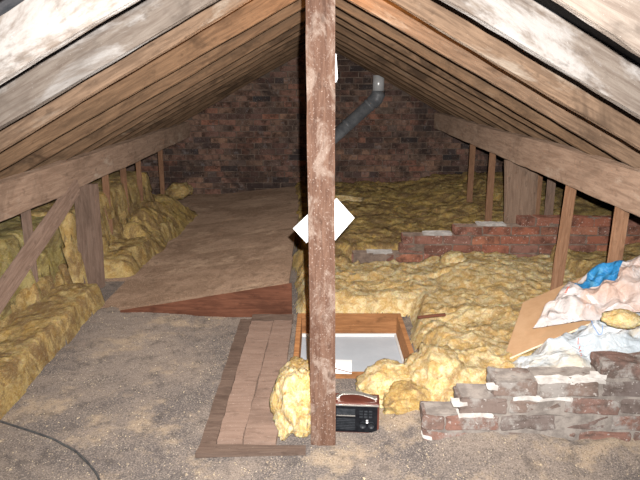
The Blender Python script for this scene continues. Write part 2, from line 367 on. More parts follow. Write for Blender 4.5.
# ---------------------------------------------------------------- bricks
def brick_mesh(name, L, D, H, mat, seed, sub=0, rough=0.003):
    bm = bmesh.new(); box_bm(bm, 0, 0, 0, L, D, H)
    if sub:
        bmesh.ops.bevel(bm, geom=list(bm.edges), offset=0.006, segments=1, affect='EDGES')
        bmesh.ops.triangulate(bm, faces=list(bm.faces)); bmesh.ops.subdivide_edges(bm, edges=list(bm.edges), cuts=sub, use_grid_fill=True)
    else: bmesh.ops.bevel(bm, geom=list(bm.edges), offset=0.005, segments=1, affect='EDGES')
    co = np.array([v.co for v in bm.verts]); d = np.stack([fbm(co[:, 0] * 14 + seed, co[:, 1] * 14, co[:, 2] * 14 + q * 9, 3) for q in range(3)], -1) * rough * 2.2
    if sub: d += np.stack([fbm(co[:, 0] * 60 + seed, co[:, 1] * 60, co[:, 2] * 60 + q * 9, 2) for q in range(3)], -1) * rough * 0.9
    for v, dd in zip(bm.verts, d): v.co += Vector(dd)
    bmesh.ops.recalc_face_normals(bm, faces=list(bm.faces))
    me = bpy.data.meshes.new(name); bm.to_mesh(me); bm.free(); me.materials.append(mat)
    return me
wall_back = link('wall_back', None); 
bpy.data.objects.remove(wall_back)
bm = bmesh.new()
vs = [bm.verts.new(p) for p in [(-3.6, YW, -0.05), (3.6, YW, -0.05), (3.6, YW, RZ + t - SL * 3.6), (0, YW, RZ + t), (-3.6, YW, RZ + t - SL * 3.6)]]
f = bm.faces.new(vs); r = bmesh.ops.extrude_face_region(bm, geom=[f])
for v in [e for e in r['geom'] if isinstance(e, bmesh.types.BMVert)]: v.co.y += 0.22
wall_back = bm_obj('wall_back', bm, m_mortar_far); tag(wall_back, kind='structure')
var = [brick_mesh('brick', 0.215, 0.05, 0.065, m_brick_far, s * 7.7) for s in range(5)]
var_h = [brick_mesh('brick', 0.103, 0.05, 0.065, m_brick_far, s * 5.7) for s in range(3)]
cand = []
row = 0; z = 0.04
while z < RZ + 0.05:
    off = 0.1125 if row % 2 else 0.0
    header = row % 4 == 3; st = 0.1125 if header else 0.225
    xx = -3.0 + off
    while xx < 3.0:
        if z + 0.03 < RZ + t - SL * (abs(xx) + st / 2) - 0.01:
            vis = -2.15 < xx < 2.0 and 0.12 < z and not (-0.16 < xx < 0.16) and z < RZ + 0.03 - SL * abs(xx) and not (xx > 0 and z < .3)
            vis = vis and not header
            cand.append((xx + random.uniform(-.004, .004), z + random.uniform(-.003, .003), header, vis))
        xx += st
    z += 0.075; row += 1
vis = [c for c in cand if c[3]][::-1][:300]; vset = set(id(c) for c in vis); jV = []; jF = []
for c in cand:
    me = random.choice(var_h if c[2] else var); y = YW - 0.012 + random.uniform(-0.008, 0.010)
    if random.random() < 0.03: y += 0.03
    if id(c) in vset: link('brick', me, wall_back, (c[0], y, c[1]), (0, random.uniform(-.01, .01), random.uniform(-.02, .02)))
    else:
        k = len(jV)
        for v in me.vertices: jV.append((v.co.x + c[0], v.co.y + y, v.co.z + c[1]))
        for p in me.polygons: jF.append(tuple(q + k for q in p.vertices))
tag(link('brickwork', mesh_np('brickwork', jV, jF, m_brick_far, False), wall_back), kind='stuff')
for sd, nm in ((-1, 'wall_left'), (1, 'wall_right')):      # low eaves masonry where the roof meets the floor
    tag(box(nm, (sd * 3.58, (YW - 0.8) / 2, 0.03), (0.2, YW + 0.8, 0.16), m_mortar_far, bevel=0), kind='structure')

# ---------------------------------------------------------------- purlins, posts, struts, studs
PL, PR = -1.70, 1.51
tag(beam('purlin', (PL, -0.7, 0.852), (PL - 0.02, YW, 0.852), 0.085, 0.195, m_purlin, n=120, rough=0.006, seed=4), 'thick brown purlin beam carrying the left rafters', 'beam')
tag(beam('purlin', (PR, -0.7, 0.962), (PR, YW, 0.965), 0.085, 0.205, m_purlin, n=120, rough=0.006, seed=14), 'thick grey-brown purlin beam carrying the right rafters', 'beam')
tag(beam('wooden_post', (0.008, 2.36, -0.01), (0.0, 2.36, RZ + 0.13), 0.10, 0.10, m_post, up=(0, 1, 0), n=160, rough=0.003, seed=21, ch=0.004), 'central upright timber post with flaking pale patches in front of the hatch', 'post')
tag(beam('wooden_post', (-1.655, 4.33, 0.0), (-1.675, 4.40, 0.752), 0.15, 0.09, m_strut, up=(0, 1, 0), n=50, rough=0.004, seed=31), 'stout upright timber post under the left purlin', 'post')
tag(beam('diagonal_strut', (-1.665, 4.20, 0.765), (-1.665, 2.05, 0.04), 0.05, 0.115, m_strut, n=50, rough=0.004, seed=41), 'slanting timber brace rising to the left purlin beside the stout post', 'strut')
tag(beam('wooden_post', (1.64, 4.95, 0.0), (1.60, 4.96, 0.858), 0.07, 0.215, m_purlin, up=(1, 0, 0), n=50, rough=0.005, seed=51, taper=1.2), 'broad timber post under the right purlin, standing at the broken brick wall', 'post')
def stud(x, y, ztop, wd, lab, xb=None, mat=m_stud):
    tag(beam('stud', (xb if xb is not None else x, y, 0.0), (x, y, ztop), 0.035, wd, mat, up=(1, 0, 0), n=24, rough=0.0025, ch=0.003, seed=y * 9), lab, 'stud', 'thin studs hung under the purlins')
stud(-1.75, 3.62, 0.755, 0.05, 'thin stud seen behind the slanting brace under the left purlin', mat=m_strut)
stud(-1.75, 5.03, 0.755, 0.045, 'thin stud next behind the stout left post')
stud(-1.75, 5.50, 0.755, 0.045, 'second thin stud behind the stout left post')
stud(-1.75, 5.98, 0.755, 0.045, 'third thin stud behind the stout left post')
stud(-1.75, 6.85, 0.755, 0.045, 'farthest thin stud on the left, near the gable wall')
stud(1.50, 6.15, 0.86, 0.05, 'farthest thin stud on the right, near the gable wall')
stud(1.50, 5.42, 0.86, 0.05, 'thin stud behind the broad right post, second from the gable wall')
stud(1.79, 5.06, 0.86, 0.055, 'thin stud partly hidden by the right edge of the broad post')
stud(1.84, 4.90, 0.86, 0.06, 'pale greenish thin stud between the broad right post and the orange stud', mat=m_strut)
stud(1.51, 3.70, 0.86, 0.06, 'long orange-brown stud dropping from the right purlin into the insulation', xb=1.47)
stud(1.51, 3.05, 0.86, 0.065, 'orange-brown stud nearest the plastic sacks at the right edge', xb=1.49)

# ---------------------------------------------------------------- raised boarding on the left (tilts up towards the middle)
plat = thing('plank_platform', 'dust-covered boarding rising to the right, running back to the gable wall', 'platform', (-1.3, 3.78, 0))
def plat_z(x, y): return 0.026 + 0.185 * np.maximum((x + 1.30) / 1.1, -0.02) * (1 - 0.35 * (y - 3.78) / 4.4)
py = 3.78; i = 0
while py < YW - 0.05:
    wd = min([0.16, 0.62, 0.55, 0.5, 0.6][i % 5] if i else 0.07, YW - 0.03 - py)
    n1, n2 = 60, max(3, int(wd / 0.03)); x0, x1 = -1.95 + (0.5 if py < 4.1 else 0) , -0.19 - 0.02 * (py - 3.78) + random.uniform(-.012, .012)
    U, W = np.meshgrid(np.linspace(x0, x1, n1), np.linspace(py + 0.005, py + wd - 0.005, n2), indexing='ij')
    hz = plat_z(U, W) + 0.006 * fbm(U * 3, W * 3, 8.8, 4) + 0.003 * fbm(U * 30, W * 30, 2.2, 2) - 0.0022 * i
    top = np.stack([U, W, hz], -1).reshape(-1, 3); bot = top.copy(); bot[:, 2] -= 0.028; V = np.concatenate([top, bot]); K = n1 * n2; F = []
    for a in range(n1 - 1):
        for b in range(n2 - 1):
            q = a * n2 + b; F.append((q, q + n2, q + n2 + 1, q + 1)); F.append((q + K, q + K + 1, q + K + n2 + 1, q + K + n2))
    for a in range(n1 - 1): q = a * n2; F.append((q, q + K, q + K + n2, q + n2)); q = a * n2 + n2 - 1; F.append((q, q + n2, q + K + n2, q + K))
    for b in range(n2 - 1): q = b; F.append((q, q + 1, q + 1 + K, q + K)); q = (n1 - 1) * n2 + b; F.append((q, q + K, q + K + 1, q + 1))
    V[:, 0] += 1.3; V[:, 1] -= 3.78
    link('plank', mesh_np('plank', V, F, m_plank_dust, False), plat); py += wd; i += 1
# tapered dark red-brown riser under the near edge
V = []; F = []; n1 = 40
for a in range(n1 + 1):
    x = -1.28 + a * (1.10 / n1); zt = float(plat_z(x, 3.77)) + 0.013 + 0.004 * float(fbm(np.array([x * 6.]), 0, 0)[0])
    for (yy, zz) in ((3.745, -0.01), (3.745, zt), (3.785, zt - 0.031), (3.785, -0.01)): V.append((x + 1.3, yy - 3.78, zz if zz < zt else zt))
for a in range(n1):
    for q in range(4): k = a * 4; F.append((k + q, k + (q + 1) % 4, k + 4 + (q + 1) % 4, k + 4 + q))
F.append((0, 1, 2, 3)); F.append(tuple(n1 * 4 + q for q in (3, 2, 1, 0)))
rs = link('riser_plank', mesh_np('riser_plank', V, F, m_riser, False), plat); rs['label'] = 'dark red-brown edge plank under the near side'
for k in range(4):      # joists that carry the boarding
    xj = -1.05 + 0.24 * k; zj = float(plat_z(xj, 8.1)) - 0.04
    if zj > 0.03: box('joist', (xj + 1.3, 2.25, zj / 2 - 0.01), (0.05, 4.2, zj), m_darkboard, plat)

# ---------------------------------------------------------------- boards left of the hatch
def quadboard(name, pts, th, mat, lab, cat='board', group=None, parent=None):
    """a board from four plan corners, near-left, near-right, far-right, far-left"""
    n1, n2 = 8, 60; P = [np.array(p, float) for p in pts]; V = []; F = []
    o = Vector((P[0] + P[1]) / 2)
    for lay in (0, 1):
        for b in range(n2 + 1):
            for a in range(n1 + 1):
                u, v = a / n1, b / n2; p = (P[0] * (1 - u) + P[1] * u) * (1 - v) + (P[3] * (1 - u) + P[2] * u) * v
                j = 0.003 * vn(np.array([v * 25]), P[0][0] * 9, u * 2)[0] * (1 if a in (0, n1) else 0.2)
                V.append((p[0] - o.x + j, p[1] - o.y, p[2] - o.z - lay * th + 0.002 * vn(np.array([v * 14]), u * 3, P[0][0] * 5)[0]))
    K = (n1 + 1) * (n2 + 1); R = n1 + 1
    for b in range(n2):
        for a in range(n1):
            q = b * R + a; F.append((q, q + 1, q + 1 + R, q + R)); F.append((q + K, q + R + K, q + 1 + R + K, q + 1 + K))
    for b in range(n2): q = b * R; F.append((q, q + R, q + R + K, q + K)); q = b * R + n1; F.append((q, q + K, q + R + K, q + R))
    for a in range(n1): q = a; F.append((q, q + K, q + 1 + K, q + 1)); q = n2 * R + a; F.append((q, q + 1, q + 1 + K, q + K))
    ob = link(name, mesh_np(name, V, F, mat, False), parent, o)
    if not parent: tag(ob, lab, cat, group)
    return ob
quadboard('floor_board', [(-0.425, 2.285, .030), (-0.322, 2.285, .030), (-0.290, 3.60, .030), (-0.425, 3.60, .030)], .03, m_board, 'pinkish-grey floor board, left one of the pair beside the loft hatch', group='boards beside the hatch')
quadboard('floor_board', [(-0.316, 2.285, .034), (-0.180, 2.26, .034), (-0.172, 3.60, .034), (-0.284, 3.60, .034)], .034, m_board, 'pinkish-grey floor board with a ragged edge, right one of the pair against the hatch', group='boards beside the hatch')
quadboard('floor_board', [(-0.495, 2.27, .018), (-0.431, 2.27, .018), (-0.431, 3.66, .018), (-0.50, 3.66, .018)], .02, m_darkboard, 'dark low board along the left side of the pinkish pair', group='boards beside the hatch')
quadboard('floor_board', [(-0.50, 2.20, .024), (-0.06, 2.22, .024), (-0.06, 2.255, .024), (-0.49, 2.265, .024)], .022, m_darkboard, 'short dark strip of board across the near ends of the boards')
quadboard('floor_board', [(-0.425, 3.61, .034), (-0.17, 3.61, .036), (-0.17, 3.70, .036), (-0.425, 3.70, .034)], .03, m_darkboard, 'short dark crosspiece of board between the pair and the red-brown edge plank')

# ---------------------------------------------------------------- loft hatch
hatch = thing('loft_hatch', 'open loft hatch with a brown timber lining and pale grey panel below', 'hatch', ((HX0 + HX1) / 2, (HY0 + HY1) / 2, -0.12))
hx, hy = hatch.location.x, hatch.location.y
def fb(x0, x1, y0, y1, z0, z1, m=m_hatchwood, nm='frame_board', b=0.003): return box(nm, ((x0 + x1) / 2 - hx, (y0 + y1) / 2 - hy, (z0 + z1) / 2 + 0.12), (x1 - x0, y1 - y0, z1 - z0), m, hatch, b)
fb(HX0 + .002, HX1 - .002, HY1 - .032, HY1 - .002, -0.13, 0.035); fb(HX0 + .002, HX1 - .002, HY0 + .002, HY0 + .03, -0.13, 0.02)
fb(HX0 + .002, HX0 + .03, HY0 + .031, HY1 - .033, -0.13, 0.035); fb(HX1 - .03, HX1 - .002, HY0 + .031, HY1 - .033, -0.13, 0.035)
p = fb(HX0 + .031, HX1 - .031, HY0 + .031, HY1 - .05, -0.125, -0.105, m_panel, 'panel', 0.001); p['label'] = 'pale grey painted hatch panel'
p = fb(HX0 + .031, HX1 - .031, HY1 - .049, HY1 - .033, -0.125, -0.088, m_trim, 'stop_trim', 0.002); p['label'] = 'off-white strip along the far side'
p = fb(HX1 - .044, HX1 - .031, HY0 + .04, HY1 - .05, -0.104, -0.09, m_trim, 'stop_trim', 0.002)
p = fb(0.33, 0.42, HY0 + .05, HY0 + .075, -0.104, -0.06, m_grey, 'latch', 0.003); p['label'] = 'grey metal latch'

# ---------------------------------------------------------------- insulation
def insulation(name, x0, x1, y0, y1, hfn, mat, label, group=None, step=0.014, fluff=1.0, edgy=1.0, seed=0.0, base=None, cut=0.004):
    nx = max(10, int((x1 - x0) / step)); ny = max(10, int((y1 - y0) / step))
    X, Y = np.meshgrid(np.linspace(x0, x1, nx), np.linspace(y0, y1, ny), indexing='ij')
    wx = X + 0.05 * fbm(X * 5 + seed, Y * 5, 1.1, 3); wy = Y + 0.05 * fbm(X * 5 + seed, Y * 5, 6.6, 3)
    H = hfn(X + (wx - X) * edgy, Y + (wy - Y) * edgy)
    e = np.clip(H / 0.06, 0, 1) ** 2
    tx = X + 0.12 * fbm(X * 3 + seed, Y * 3, 2.1, 3); ty = Y + 0.12 * fbm(X * 3 + seed, Y * 3, 9.6, 3)
    d = 0.026 * ridged(tx * 2.4 + seed, ty * 3.0, 2.2, 3, 0.5) + 0.013 * ridged(tx * 5 + seed, ty * 10, 4.1, 4, 0.6) + 0.020 * ridged(tx * 9 + seed + fbm(X * 6, Y * 6, 4.), ty * 8, 6.1, 3, 0.55) + 0.013 * fbm(X * 22 + 3 * fbm(X * 5, Y * 5, 3.), Y * 18, 3.2, 3) + 0.006 * fbm(X * 60, Y * 50, seed, 2)
    Z = H + d * fluff * e
    b = base(X, Y) if base else 0.0
    inner = np.clip(H / 0.09, 0.12, 1)
    ox = (0.030 * fbm(X * 9, Y * 9, 11.1 + seed, 3) + 0.012 * fbm(X * 30, Y * 30, 1 + seed, 2)) * fluff * edgy; oy = (0.030 * fbm(X * 9, Y * 9, 21.1 + seed, 3) + 0.012 * fbm(X * 30, Y * 30, 5 + seed, 2)) * fluff * edgy
    wx = X * (1 - edgy) + wx * edgy if edgy < 1 else wx
    ox = ox * inner; oy = oy * inner
    keep = H > cut
    cx, cy = (x0 + x1) / 2, (y0 + y1) / 2
    V = np.stack([X + ox - cx, Y + oy - cy, np.maximum(Z, -0.0) + b], -1)
    # outermost ring of kept cells drops to the support so that the piece is closed to the ground
    kk = keep.copy(); kk[1:-1, 1:-1] = keep[1:-1, 1:-1] & keep[:-2, 1:-1] & keep[2:, 1:-1] & keep[1:-1, :-2] & keep[1:-1, 2:]
    kk[0, :] = kk[-1, :] = False; kk[:, 0] = kk[:, -1] = False
    bb = b + np.zeros_like(X)
    V[..., 2] = np.where(kk, V[..., 2], bb - 0.004)
    idx = -np.ones(X.shape, int); fac = []
    k2 = keep[:-1, :-1] & keep[1:, :-1] & keep[:-1, 1:] & keep[1:, 1:]
    used = np.zeros(X.shape, bool)
    for (a, c) in ((0, 0), (1, 0), (0, 1), (1, 1)): used[a:nx - 1 + a, c:ny - 1 + c] |= k2
    idx[used] = np.arange(used.sum()); VV = V[used]
    I, J = np.nonzero(k2); F = np.stack([idx[I, J], idx[I + 1, J], idx[I + 1, J + 1], idx[I, J + 1]], -1)
    o = link(name, mesh_np(name, VV, F, mat)); o.location = (cx, cy, 0); return tag(o, label, 'insulation', group)
def bx(x0, x1, y0, y1, s=0.07):
    return lambda X, Y: sm(x0, x0 + s, X) * sm(x1, x1 - s, X) * sm(y0, y0 + s, Y) * sm(y1, y1 - s, Y)
def near_h(X, Y):
    h = 0.12 * sm(-0.20, -0.06, X) * sm(2.33, 2.75, Y + 0.0 * X) * sm(4.66, 4.60, Y)
    h = h * (0.75 + 0.45 * sm(0.5, 1.3, X))
    h = h + 0.05 * sm(0.5, 0.7, X) * sm(3.3, 2.6, Y) * sm(2.33, 2.6, Y)
    h = h + 0.05 * np.exp(-((X - 1.1) ** 2 + (Y - 4.2) ** 2) / 0.15) + 0.04 * np.exp(-((X - .72) ** 2 + (Y - 3.1) ** 2) / 0.03)
    front = sm(0, 0.13, np.maximum(Y - (3.735 + 0.012 * np.sin(X * 20)), X - (0.53 + 0.03 * np.sin(Y * 9))))      # keep clear of the hatch
    fr = sm(2.36, 2.50, Y) if True else 1
    return h * front * sm(3.0, 2.9, X) * np.where(X < 2.2, 1, 1) * fr
insulation('insulation_blanket', -0.22, 2.3, 2.36, 4.66, near_h, m_ins_near, 'big rumpled field of yellow glass-wool between the loft hatch and the broken brick wall', step=0.0125, seed=2.0, fluff=1.1)
def far_h(X, Y):
    edge = -0.16 - 0.055 * (Y - 4.5)
    return (0.15 + 0.04 * fbm(X * 1.5, Y * 1.5, 2.)) * sm(edge, edge + 0.08, X) * sm(4.80, 4.9, Y) * sm(YW - .02, YW - 0.12, Y) * sm(2.6, 2.45, X) + 0.10 * sm(0.9, 1.5, X) * sm(5, 6, Y) * sm(YW - .02, YW - 0.2, Y) * sm(2.6, 2.4, X)
insulation('insulation_blanket', -0.45, 2.6, 4.8, YW - 0.02, far_h, m_ins_far, 'dirty yellow glass-wool field beyond the broken brick wall, reaching the gable', step=0.02, seed=12.0, fluff=1.25)
insulation('insulation_strip', -0.24, 0.30, 4.50, 5.0, lambda X, Y: 0.13 * bx(-0.22, .28, 4.52, 4.98, .09)(X, Y), m_ins_mid, 'yellow glass-wool strip left of the broken wall end behind the central post', seed=31.0)
# left side
insulation('insulation_batt', -2.6, -1.42, 1.6, 4.25, lambda X, Y: (0.145 + 0.02 * fbm(X * 2, Y * 1.3, 3.)) * sm(-1.43, -1.475, X) * sm(-2.58, -2.5, X) * sm(1.62, 1.7, Y) * sm(4.22, 4.1, Y) * (1 - sm(3.90, 4.0, Y) * sm(-1.80, -1.74, X)), m_ins_mid, 'long low yellow insulation batt with pale cut edge along the left floor', seed=41.0, fluff=0.7, step=0.0125, edgy=0.35)
insulation('insulation_batt', -1.92, -1.3, 4.2, 6.1, lambda X, Y: (0.13 + 0.05 * fbm(X * 3, Y * 3, 3.)) * sm(-1.40 - .0 * Y, -1.50, X) * sm(-1.92, -1.87, X) * sm(4.46, 4.58, Y) * sm(6.08, 5.95, Y), m_ins_mid, 'yellow insulation piece on the boarding right of the stout left post', seed=45.0)
insulation('insulation_batt', -1.92, -1.32, 5.1, 7.2, lambda X, Y: (0.27 + 0.12 * fbm(X * 4, Y * 3, 3.)) * sm(-1.34, -1.66, X) * sm(-1.92, -1.87, X) * sm(5.12, 5.30, Y) * sm(7.18, 6.4, Y), m_ins_far, 'dark mossy-yellow insulation heap behind the stout left post', seed=47.0)
stack = [(0, 0.26, 'bottom', m_ins_mid), (0.215, 0.19, 'middle', m_ins_green), (0.37, 0.19, 'topmost', m_ins_green)]
for k, (zb, th, wd, mt) in enumerate(stack):
    sgm = [(2.5, 4.15, 'nearest the camera'), (4.19, 6.4, 'behind the stout left post')]
    for q, (a, b_, wh) in enumerate(sgm):
        zc = zb; xl = -2.7 + 0.2 * k; xr = -1.685 - 0.02 * k + 0.01 * q
        o = insulation('insulation_batt', xl, xr, a, b_, lambda X, Y, xl=xl, xr=xr, a=a, b_=b_, th=th, zb=zb: th * sm(xr - .005, xr - 0.06, X) * sm(xl, xl + .05, X) * sm(a, a + .08, Y) * sm(b_, b_ - .08, Y) * (1 + .15 * fbm(X * 2, Y * 2, zb * 9)), mt if q == 0 else m_ins_mid, 'yellow insulation batt, %s of the left eave stack %s' % (wd, wh), 'insulation batts stacked under the left eave', seed=60. + 7 * k + q, fluff=0.7, step=0.018)
        o.location.z = zc
insulation('insulation_batt', 1.62, 2.7, 3.05, 4.6, lambda X, Y: (0.24 + 0.06 * fbm(X * 3, Y * 3, 3.)) * sm(1.64, 1.78, X) * sm(2.68, 2.6, X) * sm(3.08, 3.3, Y) * sm(4.6, 4.45, Y), m_ins_mid, 'olive-yellow insulation heap behind the orange-brown right studs', seed=85.0)
insulation('insulation_batt', 1.60, 2.75, 4.85, 8.1, lambda X, Y: (0.34 + 0.06 * fbm(X * 3, Y * 3, 3.)) * sm(1.62, 1.85, X) * sm(2.73, 2.6, X) * sm(4.88, 5.1, Y) * sm(8.08, 7.8, Y), m_ins_far, 'dark greenish insulation under the right eave beyond the broad post', seed=87.0, step=0.025)
# torn clumps
def clump(name, c, r, mat, label, seed, sub=5, par=None, amp=0.32):
    bm = bmesh.new(); bmesh.ops.create_icosphere(bm, subdivisions=sub, radius=1.0)
    co = np.array([v.co for v in bm.verts]); n = amp * ridged(co[:, 0] * 1.3 + seed, co[:, 1] * 1.3, co[:, 2] * 1.3, 4, .55) + 0.16 * fbm(co[:, 0] * 5 + seed, co[:, 1] * 5, co[:, 2] * 5, 3)
    co = co * (1 + n)[:, None] * np.array(r); co[:, 2] = np.maximum(co[:, 2], -c[2] + 0.002)
    for v, q in zip(bm.verts, co): v.co = Vector(q)
    o = bm_obj(name, bm, mat, par, c, smooth=True); return tag(o, label, 'insulation') if label else o
clump('insulation_clump', (-0.105, 2.48, 0.085), (0.082, 0.15, 0.14), m_ins_near, 'bright yellow torn clump of glass-wool left of the central post foot', 3.0, amp=0.45)
clump('insulation_clump', (-0.10, 2.75, 0.06), (0.09, 0.17, 0.07), m_ins_near, 'pale yellow tuft on the near left corner of the hatch lining', 8.0)
clump('insulation_clump', (0.335, 2.72, 0.05), (0.13, 0.15, 0.085), m_ins_near, 'pale yellow clump of glass-wool behind the radio at the near edge of the hatch', 13.0)
clump('insulation_clump', (0.42, 2.56, 0.035), (0.12, 0.11, 0.085), m_ins_mid, 'dusty yellow clump of glass-wool right of the radio', 18.0)
clump('insulation_clump', (0.56, 2.72, 0.07), (0.14, 0.22, 0.13), m_ins_near, 'large pale yellow clump at the near right corner of the hatch', 23.0)
clump('insulation_clump', (0.98, 4.38, 0.17), (0.09, 0.09, 0.08), m_ins_near, 'small pale tuft standing against the foot of the broken brick wall', 33.0, 4)
clump('insulation_clump', (0.22, 6.7, 0.21), (0.22, 0.06, 0.04), m_ins_near, 'pale offcut of insulation lying on the dirty field behind the white sheet', 37.0, 4)
clump('insulation_clump', (-1.58, 6.9, 0.27), (0.13, 0.15, 0.08), m_ins_mid, 'small yellow insulation offcut by the farthest left stud', 43.0, 4)

# ---------------------------------------------------------------- broken brick walls
def low_wall(name, label, y, courses, x_start, x_end, mat, mort, dpt, seed0, yaw=0.0, sub=2, bh=0.066):
    """courses: list of (z, [(x0, x1), ...]) brick intervals"""
    T = thing(name, label, 'wall', (x_start, y, 0), (0, 0, yaw)); s = seed0
    for (z, lst, dz) in courses:
        for (a, b) in lst:
            s += 1.7; me = brick_mesh('brick', b - a - 0.010, dpt, bh, mat, s, sub, 0.0045 if sub < 3 else .0062)
            o = link('brick', me, T, ((a + b) / 2 - x_start, random.uniform(-.01, .006), z), (random.uniform(-.03, .03), random.uniform(-.035, .035) + dz, random.uniform(-.04, .04)))
    return T
def rough_slab(name, T, spans, dpt, mat, seed, amp=.012, yc=0.0):
    """mortar core: stepped lump following the courses, (x0,x1,z0,z1) spans in the wall's frame, one rough mesh"""
    bm = bmesh.new()
    for (a, b, z0, z1) in spans:
        vs = box_bm(bm, (a + b) / 2, yc, (z0 + z1) / 2, b - a, dpt, z1 - z0)
    bmesh.ops.triangulate(bm, faces=list(bm.faces)); 
    for _ in range(4):
        es = [e for e in bm.edges if e.calc_length() > 0.03]
        if es: bmesh.ops.subdivide_edges(bm, edges=es, cuts=1)
    co = np.array([v.co for v in bm.verts])
    for v, dx, dy, dz in zip(bm.verts, fbm(co[:, 0] * 22 + seed, co[:, 1] * 22, co[:, 2] * 22, 3), fbm(co[:, 0] * 22, co[:, 1] * 22 + seed, co[:, 2] * 22, 3), fbm(co[:, 0] * 22, co[:, 1] * 22, co[:, 2] * 22 + seed, 3)): v.co += Vector((dx, dy, dz)) * amp
    return bm_obj(name, bm, mat, T)
def run(a, b, L=0.225, j=0.0):
    out = []; x = a - j
    while x < b - 0.05: out.append((max(x, a), min(x + L, b))); x += L
    return [q for q in out if q[1] - q[0] > 0.06]
# near wall, stepping up to the right; base y=2.27 (front face)
WX = 0.42
nw = low_wall('broken_brick_wall', 'low stepped wall of pale dusty bricks at the front right', 2.345, [
    (0.035, run(0.42, 2.0, j=0.03), 0), (0.110, run(0.42, 2.0, j=0.13), 0),
    (0.185, run(0.56, 2.0, j=0.02), 0), (0.262, [(0.70, 0.88), (0.885, 1.13)] + run(1.13, 2.0), 0),
    (0.340, run(1.125, 2.0), 0)], WX, 2.0, m_brick_near, m_mortar, 0.135, 5.0, sub=3)
def nspan(a, b, z0, z1): return (a - WX, b - WX, z0, z1)
rough_slab('mortar', nw, [nspan(0.44, 1.98, 0.0, 0.145), nspan(0.575, 1.98, 0.14, 0.222), nspan(0.715, 1.98, 0.21, 0.297), nspan(1.14, 1.98, 0.29, 0.35)], 0.120, m_mortar_dirty, 3.0, .013)
rough_slab('mortar_smear', nw, [(0.87 - WX, 1.14 - WX, 0.285, 0.300)], 0.125, m_mortar_dirty, 29., .010)
for k, (a, b, z) in enumerate([(0.54, 0.60, 0.20), (0.56, 0.70, 0.150), (0.68, 0.715, 0.27), (0.87, 1.14, 0.300), (1.10, 1.15, 0.32), (0.78, 1.02, 0.225), (0.42, 0.46, 0.05)]):
    rough_slab('mortar_smear', nw, [(a - WX, b - WX, z - 0.009, z + 0.007)], 0.045, m_mortar, 9. + k, .013, -0.050)
# middle wall
MX = 0.25
mw = low_wall('broken_brick_wall', 'ragged low wall of red bricks crossing the insulation in the middle distance', 4.76, [
    (0.035, run(0.25, 3.0), 0), (0.110, run(0.25, 3.0, j=.11), 0), (0.185, run(0.62, 3.0, j=.03), 0),
    (0.26, run(0.64, 3.0, j=.13), 0), (0.335, run(1.04, 3.0), 0), (0.405, run(1.55, 3.0, j=.1), 0)], MX, 3.0, m_brick_mid, m_mortar_dirty, 0.11, 105.0, sub=1)
rough_slab('mortar', mw, [(0.01, 2.72, 0, 0.15), (0.40, 2.72, 0.14, 0.297), (0.81, 2.72, 0.29, 0.37), (1.32, 2.72, .36, .435)], 0.098, m_mortar_far, 13.0, .01)
rough_slab('mortar_smear', mw, [(0.56, 0.78, 0.296, 0.312)], 0.10, m_mortar, 17., .008)
rough_slab('mortar_smear', mw, [(0.12, 0.32, 0.148, 0.160)], 0.10, m_mortar, 19., .008)
rough_slab('mortar_smear', mw, [(0.98, 1.2, 0.372, 0.386)], 0.10, m_mortar, 19., .008)

# ---------------------------------------------------------------- flue pipe on the gable
fl = thing('flue_pipe', 'dull metal flue pipe slanting up the gable wall to the roof slope', 'pipe', (0.05, 7.9, 0.15))
def P(*a): return [Vector(p) - fl.location for p in a]
link('pipe_run', tube_mesh('pipe_run', P((0.06, 7.9, 0.12), (0.06, 7.9, 0.62), (0.09, 7.9, 0.70), (0.665, 7.92, 1.215)), 0.078, m_flue, 20), fl)
link('elbow', tube_mesh('elbow', P((0.645, 7.92, 1.195), (0.70, 7.92, 1.25), (0.722, 7.92, 1.30), (0.722, 7.92, 1.345)), 0.088, m_flue, 20), fl)
e = link('collar', tube_mesh('collar', P((0.722, 7.92, 1.33), (0.722, 7.92, 1.53)), 0.070, m_shiny, 20), fl); e['label'] = 'shiny bright vertical length'
for p, q in (((0.33, 7.91, 0.915), (0.36, 7.91, 0.942)), ((0.60, 7.92, 1.157), (0.625, 7.92, 1.18))): link('joint_ring', tube_mesh('joint_ring', P(p, q), 0.084, m_flue, 20), fl)

# ---------------------------------------------------------------- papers on the post
pap = thing('folded_leaflet', 'open white folded leaflet stuck at a slant behind the central post', 'paper', (0.0, 2.425, 0.95))
def sheet(name, pts, mat, parent, th=0.0008, curl=0.0):
    bm = bmesh.new(); vs = [bm.verts.new(p) for p in pts]; f = bm.faces.new(vs)
    r = bmesh.ops.extrude_face_region(bm, geom=[f])
    for v in [g for g in r['geom'] if isinstance(g, bmesh.types.BMVert)]: v.co.y += th
    return bm_obj(name, bm, mat, parent)
def pxp(px, py, D):      # photograph pixel -> point at horizontal distance D, used for fitting sizes
    T = math.radians(14.4); a = (px - 320) / 622; b = (240 - py) / 622
    f = math.cos(T) + b * math.sin(T); u = b * math.cos(T) - math.sin(T); return Vector((a / f * D, D, 1.47 + u / f * D))
o = pap.location
sheet('page', [pxp(*q) - o for q in ((293, 228.5, 2.45), (306.5, 243, 2.45), (337, 214, 2.43), (324, 199, 2.43))], m_paper, pap)
sheet('page', [pxp(*q) - o for q in ((354.5, 218, 2.46), (336.5, 198, 2.455), (318, 219, 2.44), (335, 240.5, 2.445))], m_paper, pap)
sp = thing('paper_strip', 'narrow strip of white paper hanging behind the central post near the roof', 'paper', (0.06, 2.42, 1.58))
bm = bmesh.new(); o = sp.location
pts = [(334, 53), (336.2, 54), (337, 66), (337.8, 78), (336.5, 82), (333.5, 83), (331, 70)]
